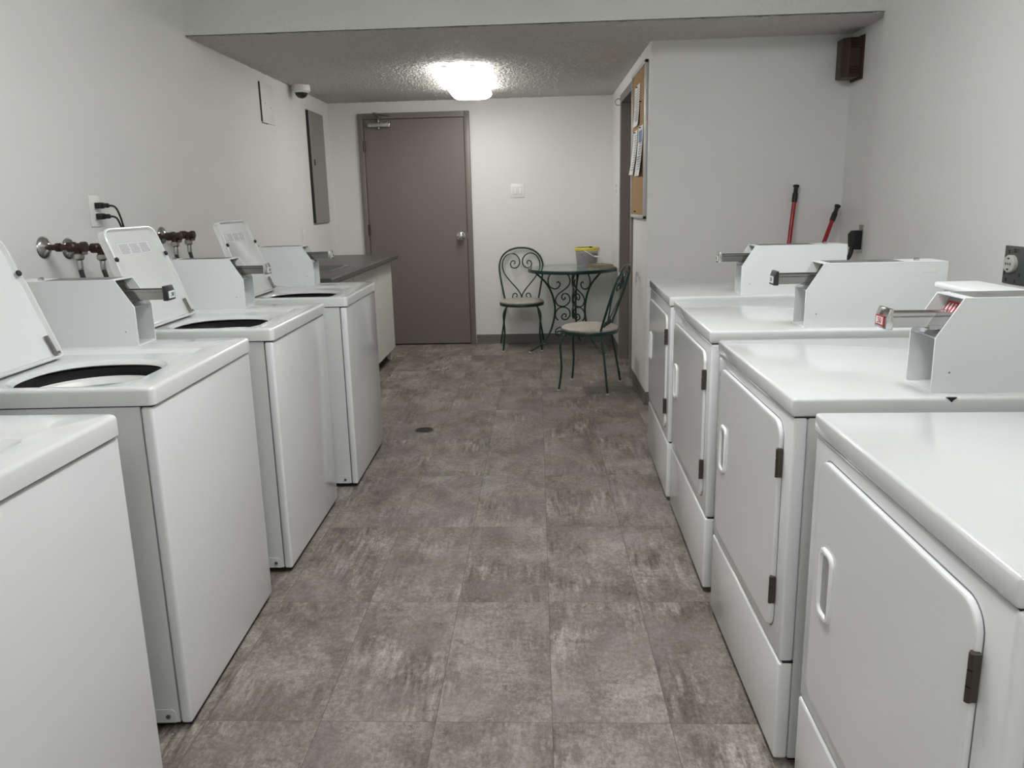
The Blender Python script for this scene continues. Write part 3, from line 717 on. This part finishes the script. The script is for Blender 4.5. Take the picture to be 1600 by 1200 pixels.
# bulletin board
by0, by1, bz0, bz1 = 4.985, 5.655, 1.207, 2.172
r = thing('bulletin_board', 'framed cork notice board beside the side doorway', 'notice board', (XC, (by0+by1)/2, (bz0+bz1)/2))
hy, hz = (by1-by0)/2, (bz1-bz0)/2
b = B(); rbox(b, -.012, -.001, -hy+.01, hy-.01, -hz+.01, hz-.01); obj('cork_panel', b, 'cork', r)
b = B(); fw_ = .022
rbox(b, -.022, 0, -hy, -hy+fw_, -hz, hz, .003, 2); rbox(b, -.022, 0, hy-fw_, hy, -hz, hz, .003, 2); rbox(b, -.022, 0, -hy, hy, hz-fw_, hz, .003, 2); rbox(b, -.022, 0, -hy, hy, -hz, -hz+fw_, .003, 2); obj('frame', b, 'alu', r)
def sheet(y0, y1, z0, z1, label, curl=.01, pic=False, tilt=0, back='paper'):
    r = thing('paper_notice', label, 'notice', (XC-.0125, (y0+y1)/2, z1), group='papers pinned on the notice board')
    h_ = (y1-y0)/2; Hh = z1-z0; b = B(); nz, ny = 10, 4; g = []
    def X(t, s_): return -.0012-curl*(t**2)*(.4+.6*abs(s_))
    for side in (0, 1):
        g.append([[b.verts.new((X(i/nz, -1+2*j/ny)-.0006*side, -h_+2*h_*j/ny+tilt*i/nz, -Hh*i/nz)) for j in range(ny+1)] for i in range(nz+1)])
    for s_ in (0, 1):
        for i in range(nz):
            for j in range(ny): b.faces.new((g[s_][i][j], g[s_][i+1][j], g[s_][i+1][j+1], g[s_][i][j+1]))
    for i in range(nz):
        for j in (0, ny): b.faces.new((g[0][i][j], g[0][i+1][j], g[1][i+1][j], g[1][i][j]))
    for j in range(ny):
        for i in (0, nz): b.faces.new((g[0][i][j], g[0][i][j+1], g[1][i][j+1], g[1][i][j]))
    obj('sheet', b, back, r)
    b = B()
    nl = int(Hh/.016)
    for k in range(2 if not pic else 6, nl-1):
        t = (k*.016)/Hh; xx = X(t, 1)-.0012
        ya = -h_*.82; yb = ya+h_*random.uniform(1.0, 1.6)
        rbox(b, xx, xx-.0004, ya+tilt*t, yb+tilt*t, -k*.016-.004, -k*.016)
    obj('printed_lines', b, 'ink', r)
    if pic:
        b = B(); xx = X(.2, 1)-.0012; rbox(b, xx, xx-.0005, -h_*.6, h_*.7, -.105, -.03); obj('printed_picture', b, 'blueink', r)
    b = B(); lathe(b, [(.005, 0), (.003, .004), (.006, .012)], (X(0, 0)-.0006, 0, -.012), (-1, 0, 0), 10); obj('push_pin', b, 'dark', r)
sheet(5.27, 5.52, 1.815, 2.075, 'tall white sheet pinned at the top of the cork board', .012)
sheet(5.36, 5.58, 1.50, 1.79, 'printed white sheet lower on the cork board, left of the picture notice', .028, tilt=.02)
sheet(5.09, 5.32, 1.485, 1.80, 'white printed sheet with a blue picture on the cork board', .022, pic=True, tilt=.02)
for i, (yy, zz) in enumerate(((5.20, 1.95), (5.42, 1.25))):
    b = B(); lathe(b, [(.005, 0), (.003, .004), (.006, .014)], (XC-.012, yy, zz), (-1, 0, 0), 10)
    tag(obj('push_pin', b, 'dark'), ['loose dark pin beside the top sheet on the cork board', 'loose dark pin near the bottom of the cork board'][i], 'pin', 'loose pins in the cork board')

# brown chime box in the recess
r = thing('alarm_sounder', 'dark brown louvred box mounted high in the right recess', 'alarm box', (XR2, 4.795, 2.10))
b = B(); rbox(b, -.012, 0, -.080, .080, -.121, .121, .002, 1); obj('mounting_plate', b, 'brown', r)
b = B(); pl = [(-.012, -.075), (-.085, -.075), (-.112, -.045), (-.112, .045), (-.085, .075), (-.012, .075)]
prism(b, pl, 'z', -.108, .108, .003, 2); obj('housing', b, 'brown', r)
for z0_ in (.050, -.100):
    for k in range(4):
        b = B(); prism(b, [(-.0765, z0_+k*.014), (-.0805, z0_+k*.014+.003), (-.0765, z0_+k*.014+.008)], 'x', -.080, -.020); obj('louvre', b, 'brown', r)
b2 = B(); rbox(b2, -.1135, -.108, -.03, .03, -.09, .09, .001, 1); obj('front_rib', b2, 'brown', r)

# poles leaning in the alcove
def pole(top, bot, label, red=.62):
    t_, b_ = Vector(top), Vector(bot); r = thing('mop_pole', label, 'pole', tuple(b_), group='red poles leaning in the alcove')
    d = t_-b_; Ln = d.length; ax = d.normalized()
    b = B(); lathe(b, [(.0125, 0), (.0125, Ln-.095)], axis=ax, n=16); obj('pole_shaft', b, 'redpole', r)
    b = B(); lathe(b, [(.0145, Ln-.105), (.0165, Ln-.10), (.0165, Ln-.055), (.0125, Ln-.045), (.0125, Ln-.015), (.018, Ln-.010), (.018, Ln)], axis=ax, n=16); obj('black_grip', b, 'dark', r)
pole((1.596, 4.865, 1.392), (1.40, 4.58, .0), 'longer red pole with black tip, left of the two in the alcove')
pole((1.845, 4.84, 1.265), (1.30, 4.45, .0), 'shorter steeply tilted red pole with black tip, near the recess corner')

# dryer outlet in the recess with plug
r = thing('dryer_outlet', 'small metal outlet plate in the right recess behind the black plug', 'outlet', (XR2, 4.575, 1.075))
b = B(); rbox(b, -.005, 0, -.030, .030, -.080, .080, .002, 1); obj('plate', b, 'galv', r)
r = thing('dryer_plug', 'large black angled dryer plug with cord in the right recess', 'plug', (XR2-.006, 4.575, 1.068))
b = B(); prism(b, [(0, -.055), (-.035, -.055), (-.058, -.035), (-.062, .035), (-.045, .055), (0, .055)], 'y', -.03, .03, .005, 2); obj('plug_body', b, 'dark', r)
b = B(); tube(b, [(-.045, 0, -.045), (-.052, -.005, -.080), (-.075, -.015, -.115), (-.14, -.05, -.17), (-.20, -.10, -.24), (-.24, -.2, -.40)], .012, 10, smooth=5); obj('cord', b, 'dark', r)
# near grey outlet
r = thing('range_outlet', 'square grey metal outlet plate with round white socket on the right wall', 'outlet', (XR, 3.01, 1.047))
b = B(); rbox(b, -.006, 0, -.078, .078, -.073, .073, .003, 2); obj('plate', b, 'greyplate', r)
b = B(); lathe(b, [(.034, .004), (.034, .020), (.031, .023)], (0, .022, .005), (-1, 0, 0), 32); sk = obj('socket', b, 'ivory', r)
b = B()
for yy, zz, a_, c_ in ((.022, .026, .006, .003), (.022, -.016, .006, .003), (.036, .005, .003, .005), (.008, .005, .003, .005), (.022, .005, .003, .004)): rbox(b, -.0236, -.0226, yy-a_, yy+a_, zz-c_, zz+c_)
obj('socket_slots', b, 'dark', sk)
b = B()
for yy, zz in ((.048, .05), (-.048, .05), (.052, -.058), (-.004, -.060), (.068, -.032), (-.028, -.035)):
    rbox(b, -.0068, -.0058, yy-.003, yy+.003, zz-.008, zz+.005); rbox(b, -.0068, -.0058, yy-.006, yy+.006, zz+.003, zz+.006)
obj('knockout', b, 'dark', r)
b = B(); rbox(b, -.0068, -.0058, -.012, .024, .050, .053); rbox(b, -.0068, -.0058, -.010, .022, .058, .061); rbox(b, -.0068, -.0058, .008, .012, .046, .064); obj('stamped_mark', b, 'dark', r)

# floor drain
r = thing('floor_drain', 'small round rusty drain in the tiled floor', 'drain', (-.697, 4.378, 0))
b = B(); lathe(b, [(.060, .0002), (.060, .0016), (.052, .002)], n=32); obj('drain_ring', b, 'steel', r)
b = B(); lathe(b, [(.052, .0005), (.052, .0022)], n=32); g_ = obj('grate', b, 'drain', r)
b = B()
for k in range(-3, 4):
    hw = math.sqrt(max(.048**2-(k*.013)**2, 0)); rbox(b, -hw, hw, k*.013-.0028, k*.013+.0028, .0020, .0030)
obj('grate_openings', b, 'dark', g_)

# ================================================================== BISTRO SET
def mirror(pts): return [(-x_, z_) for x_, z_ in pts]
U = .00138
def hp2(X_, Y_): return ((X_)*U, .44+(460-Y_)*U)
def chair(x, y, rz, label, yb=.140, lean=.20, zk=1.0):
    r = thing('bistro_chair', label, 'chair', (x, y, 0), rz, 'green wrought iron bistro chairs')
    # back plane: rises from y=+.165, leans to +.245 at z .90
    def BP(p): return (p[0], yb+(p[1]-.44)*lean, .44+(p[1]-.44)*zk)
    b = B(); lathe(b, [(.196, .405), (.204, .407), (.206, .412), (.206, .427), (.203, .432), (.196, .433), (.190, .428), (.190, .408)], n=56, capped=False)
    bmesh.ops.remove_doubles(b, verts=b.verts, dist=1e-5); obj('seat_ring', b, 'green', r)
    b = B(); lathe(b, [(.0, .424), (.196, .424), (.203, .434), (.202, .444), (.190, .452), (.12, .456), (0, .457)], n=56, capped=False); obj('seat', b, 'cushion', r, ang=50)
    left = [(-112, 470), (-120, 430), (-130, 380), (-141, 320), (-148, 265), (-146, 220), (-128, 172), (-90, 138), (-45, 121), (0, 117)]
    pts = [BP(hp2(*p)) for p in left] + [BP(hp2(-p[0], p[1])) for p in left[-2::-1]]
    pts = [(-.158, .110, .42)] + pts[0:] + [(.158, .110, .42)]
    b = B(); tube(b, pts, .0085, 10, smooth=5); obj('back_hoop', b, 'green', r)
    heart = [(0, 458), (-1, 445), (-10, 420), (-35, 385), (-70, 345), (-105, 300), (-125, 255), (-126, 210), (-104, 170), (-68, 153), (-34, 163), (-13, 190), (-10, 220), (-24, 243), (-46, 252), (-66, 243), (-72, 222), (-62, 205), (-46, 204), (-40, 216), (-49, 226)]
    curl = [(-4, 458), (-8, 440), (-18, 452), (-36, 449), (-40, 440), (-33, 429), (-42, 420), (-56, 426), (-63, 442), (-60, 460)]
    curl = [(-38, 446), (-31, 440), (-32, 428), (-44, 420), (-57, 427), (-62, 442), (-60, 458)]
    for sg in (1, -1):
        b = B(); tube(b, [BP(hp2(sg*p[0], p[1])) for p in heart], .0056, 8, smooth=5); obj('heart_scroll', b, 'green', r)
        b = B(); tube(b, [BP(hp2(sg*p[0], p[1])) for p in curl], .0054, 8, smooth=5); obj('small_scroll', b, 'green', r)
    for sg in (1, -1):
        b = B(); tube(b, [(sg*.130, -.135, .412), (sg*.152, -.155, .385), (sg*.168, -.170, .335), (sg*.164, -.168, .26), (sg*.160, -.165, .17), (sg*.168, -.172, .08), (sg*.176, -.182, .010)], .0080, 8, smooth=5)
        lg = obj('front_leg', b, 'green', r)
        b = B(); lathe(b, [(.013, 0), (.015, .003), (.013, .008), (.007, .012)], (sg*.176, -.182, 0), n=16); obj('leg_foot', b, 'worn', lg)
        b = B(); tube(b, [(sg*.140, .120, .412), (sg*.165, .145, .27), (sg*.208, .182, .010)], .0080, 8, smooth=4)
        lg = obj('rear_leg', b, 'green', r)
        b = B(); lathe(b, [(.013, 0), (.015, .003), (.013, .008), (.007, .012)], (sg*.208, .182, 0), n=16); obj('leg_foot', b, 'worn', lg)
    return r
chair(-.150, 6.985, .02, 'green iron bistro chair against the back wall, facing the room')
chair(.368, 5.425, -math.pi/2-.32, 'green iron bistro chair nearer the camera, turned sideways beside the doorway', .120, .32, .95)

# table
TXc, TYc, TZ = .305, 6.84, .752
r = thing('bistro_table', 'round glass-topped table on green scrolled iron legs', 'table', (TXc, TYc, 0))
b = B(); R_ = .392
lathe(b, [(R_-.016, .722), (R_, .722), (R_+.002, .726), (R_+.002, .746), (R_, .750), (R_-.006, .750), (R_-.006, .742), (R_-.016, .742), (R_-.016, .722)], n=72, capped=False); obj('rim', b, 'green', r)
b = B(); lathe(b, [(0, .743), (R_-.007, .743), (R_-.007, .7515), (0, .7515)], n=72, capped=False); bmesh.ops.remove_doubles(b, verts=b.verts, dist=1e-4); obj('glass_top', b, 'glass', r)
def tr(X_, Y_): return (.00144*(670-X_), .745-(Y_-285)*.00139)
leg_pts = [(.372, .735), (.330, .712), (.245, .630), (.190, .535), (.162, .430), (.160, .360), (.172, .285), (.205, .185), (.255, .110), (.325, .050), (.385, .018), (.395, .010)]
sc1 = [(572, 376), (582, 368), (594, 385), (580, 407), (553, 412), (524, 392), (517, 350), (540, 308), (585, 293), (632, 310), (658, 355), (650, 395), (615, 425), (580, 450), (563, 485), (580, 520), (618, 529), (650, 508), (657, 475), (640, 450), (615, 448), (603, 468), (612, 485), (626, 480), (624, 468)]
sc2 = [(624, 600), (632, 594), (628, 580), (610, 582), (603, 602), (618, 616), (640, 612), (657, 588), (652, 556), (625, 536), (592, 536), (566, 560), (563, 595), (580, 618)]
sc3 = [(573, 700), (580, 690), (600, 697), (600, 715), (580, 722), (563, 705), (565, 680), (590, 665), (610, 668)]
for k, an in enumerate((195.5, 75, 314)):
    a = math.radians(an); cc, ss = math.cos(a), math.sin(a)
    Q = lambda p: (p[0]*cc, p[0]*ss, p[1])
    b = B(); tube(b, [Q(p) for p in leg_pts], .0092, 10, smooth=5); lg = obj('leg', b, 'green', r)
    b = B(); lathe(b, [(.016, 0), (.018, .004), (.016, .009), (.008, .013)], (.397*cc, .397*ss, 0), n=18); obj('leg_foot', b, 'worn', lg)
    for sc in (sc1, sc2, sc3):
        b = B(); tube(b, [Q(tr(*p)) for p in sc], .0060, 8, smooth=5); obj('scroll', b, 'green', lg)
b = B()
for zz in (.735, .16):
    rr_ = .345 if zz > .5 else .150
    tube(b, [(rr_*math.cos(2*math.pi*k/40), rr_*math.sin(2*math.pi*k/40), zz if zz < .5 else .724) for k in range(40)], .004, 8, cyc=True)
obj('stretcher_ring', b, 'green', r)
b = B(); tube(b, [(0.012, 0.012, .73), (.010, .012, .30)], .005, 8); obj('centre_rod', b, 'green', r)

# bucket with pegs
bkx, bky = .452, 7.00
r = thing('plastic_bucket', 'clear plastic tub with yellow rim and white handle on the glass table', 'bucket', (bkx, bky, .7518), .3)
b = B(); lathe(b, [(.088, 0), (.090, .004), (.106, .140), (.106, .150), (.103, .150), (.103, .140), (.087, .006), (.0, .005)], n=40, capped=False); obj('tub', b, 'clear', r)
b = B(); lathe(b, [(.104, .138), (.114, .140), (.116, .150), (.112, .162), (.104, .166), (.100, .166), (.100, .158), (.104, .150)], n=40, capped=False); obj('rim', b, 'yellow', r)
b = B(); lathe(b, [(.0, .006), (.084, .006), (.098, .118), (.07, .124), (0, .120)], n=32, capped=False); obj('contents', b, 'contents', r)['kind'] = 'stuff'
b = B(); tube(b, [(-.070, -.088, .148), (-.035, -.113, .125), (.005, -.125, .098), (.045, -.125, .084), (.085, -.105, .087), (.112, -.06, .100), (.116, .0, .14)], .0034, 8, smooth=5); hd = obj('bail_handle', b, 'whitep', r)
b = B(); tube(b, [(.025, -.127, .090), (.060, -.122, .084)], .007, 8); obj('handle_grip', b, 'whitep', hd)
b = B(); prism(b, [(-.016, .160), (.016, .160), (.010, .176), (-.010, .178)], 'y', -.006, .006); 
bmesh.ops.translate(b, verts=b.verts, vec=(0, -.095, 0)); obj('dark_tab', b, 'dark', r)
# books
def book(x, y, z, rz, w_, l_, h_, label):
    r = thing('book', label, 'book', (x, y, z), rz, 'books on the glass table')
    b = B(); rbox(b, -w_/2, w_/2, -l_/2, l_/2, 0, .0025, .0008, 1); rbox(b, -w_/2, w_/2, -l_/2, l_/2, h_-.0025, h_, .0008, 1); rbox(b, -w_/2, -w_/2+.003, -l_/2, l_/2, 0, h_, .0008, 1); obj('cover', b, 'tan', r)
    b = B(); rbox(b, -w_/2+.003, w_/2-.004, -l_/2+.004, l_/2-.004, .0025, h_-.0025); obj('pages', b, 'page', r)
book(.566, 6.80, .7518, .45, .155, .21, .013, 'lower tan book of the pair lying on the glass table')
book(.560, 6.81, .7650, .42, .150, .205, .014, 'upper tan book of the pair beside the tub on the glass table')
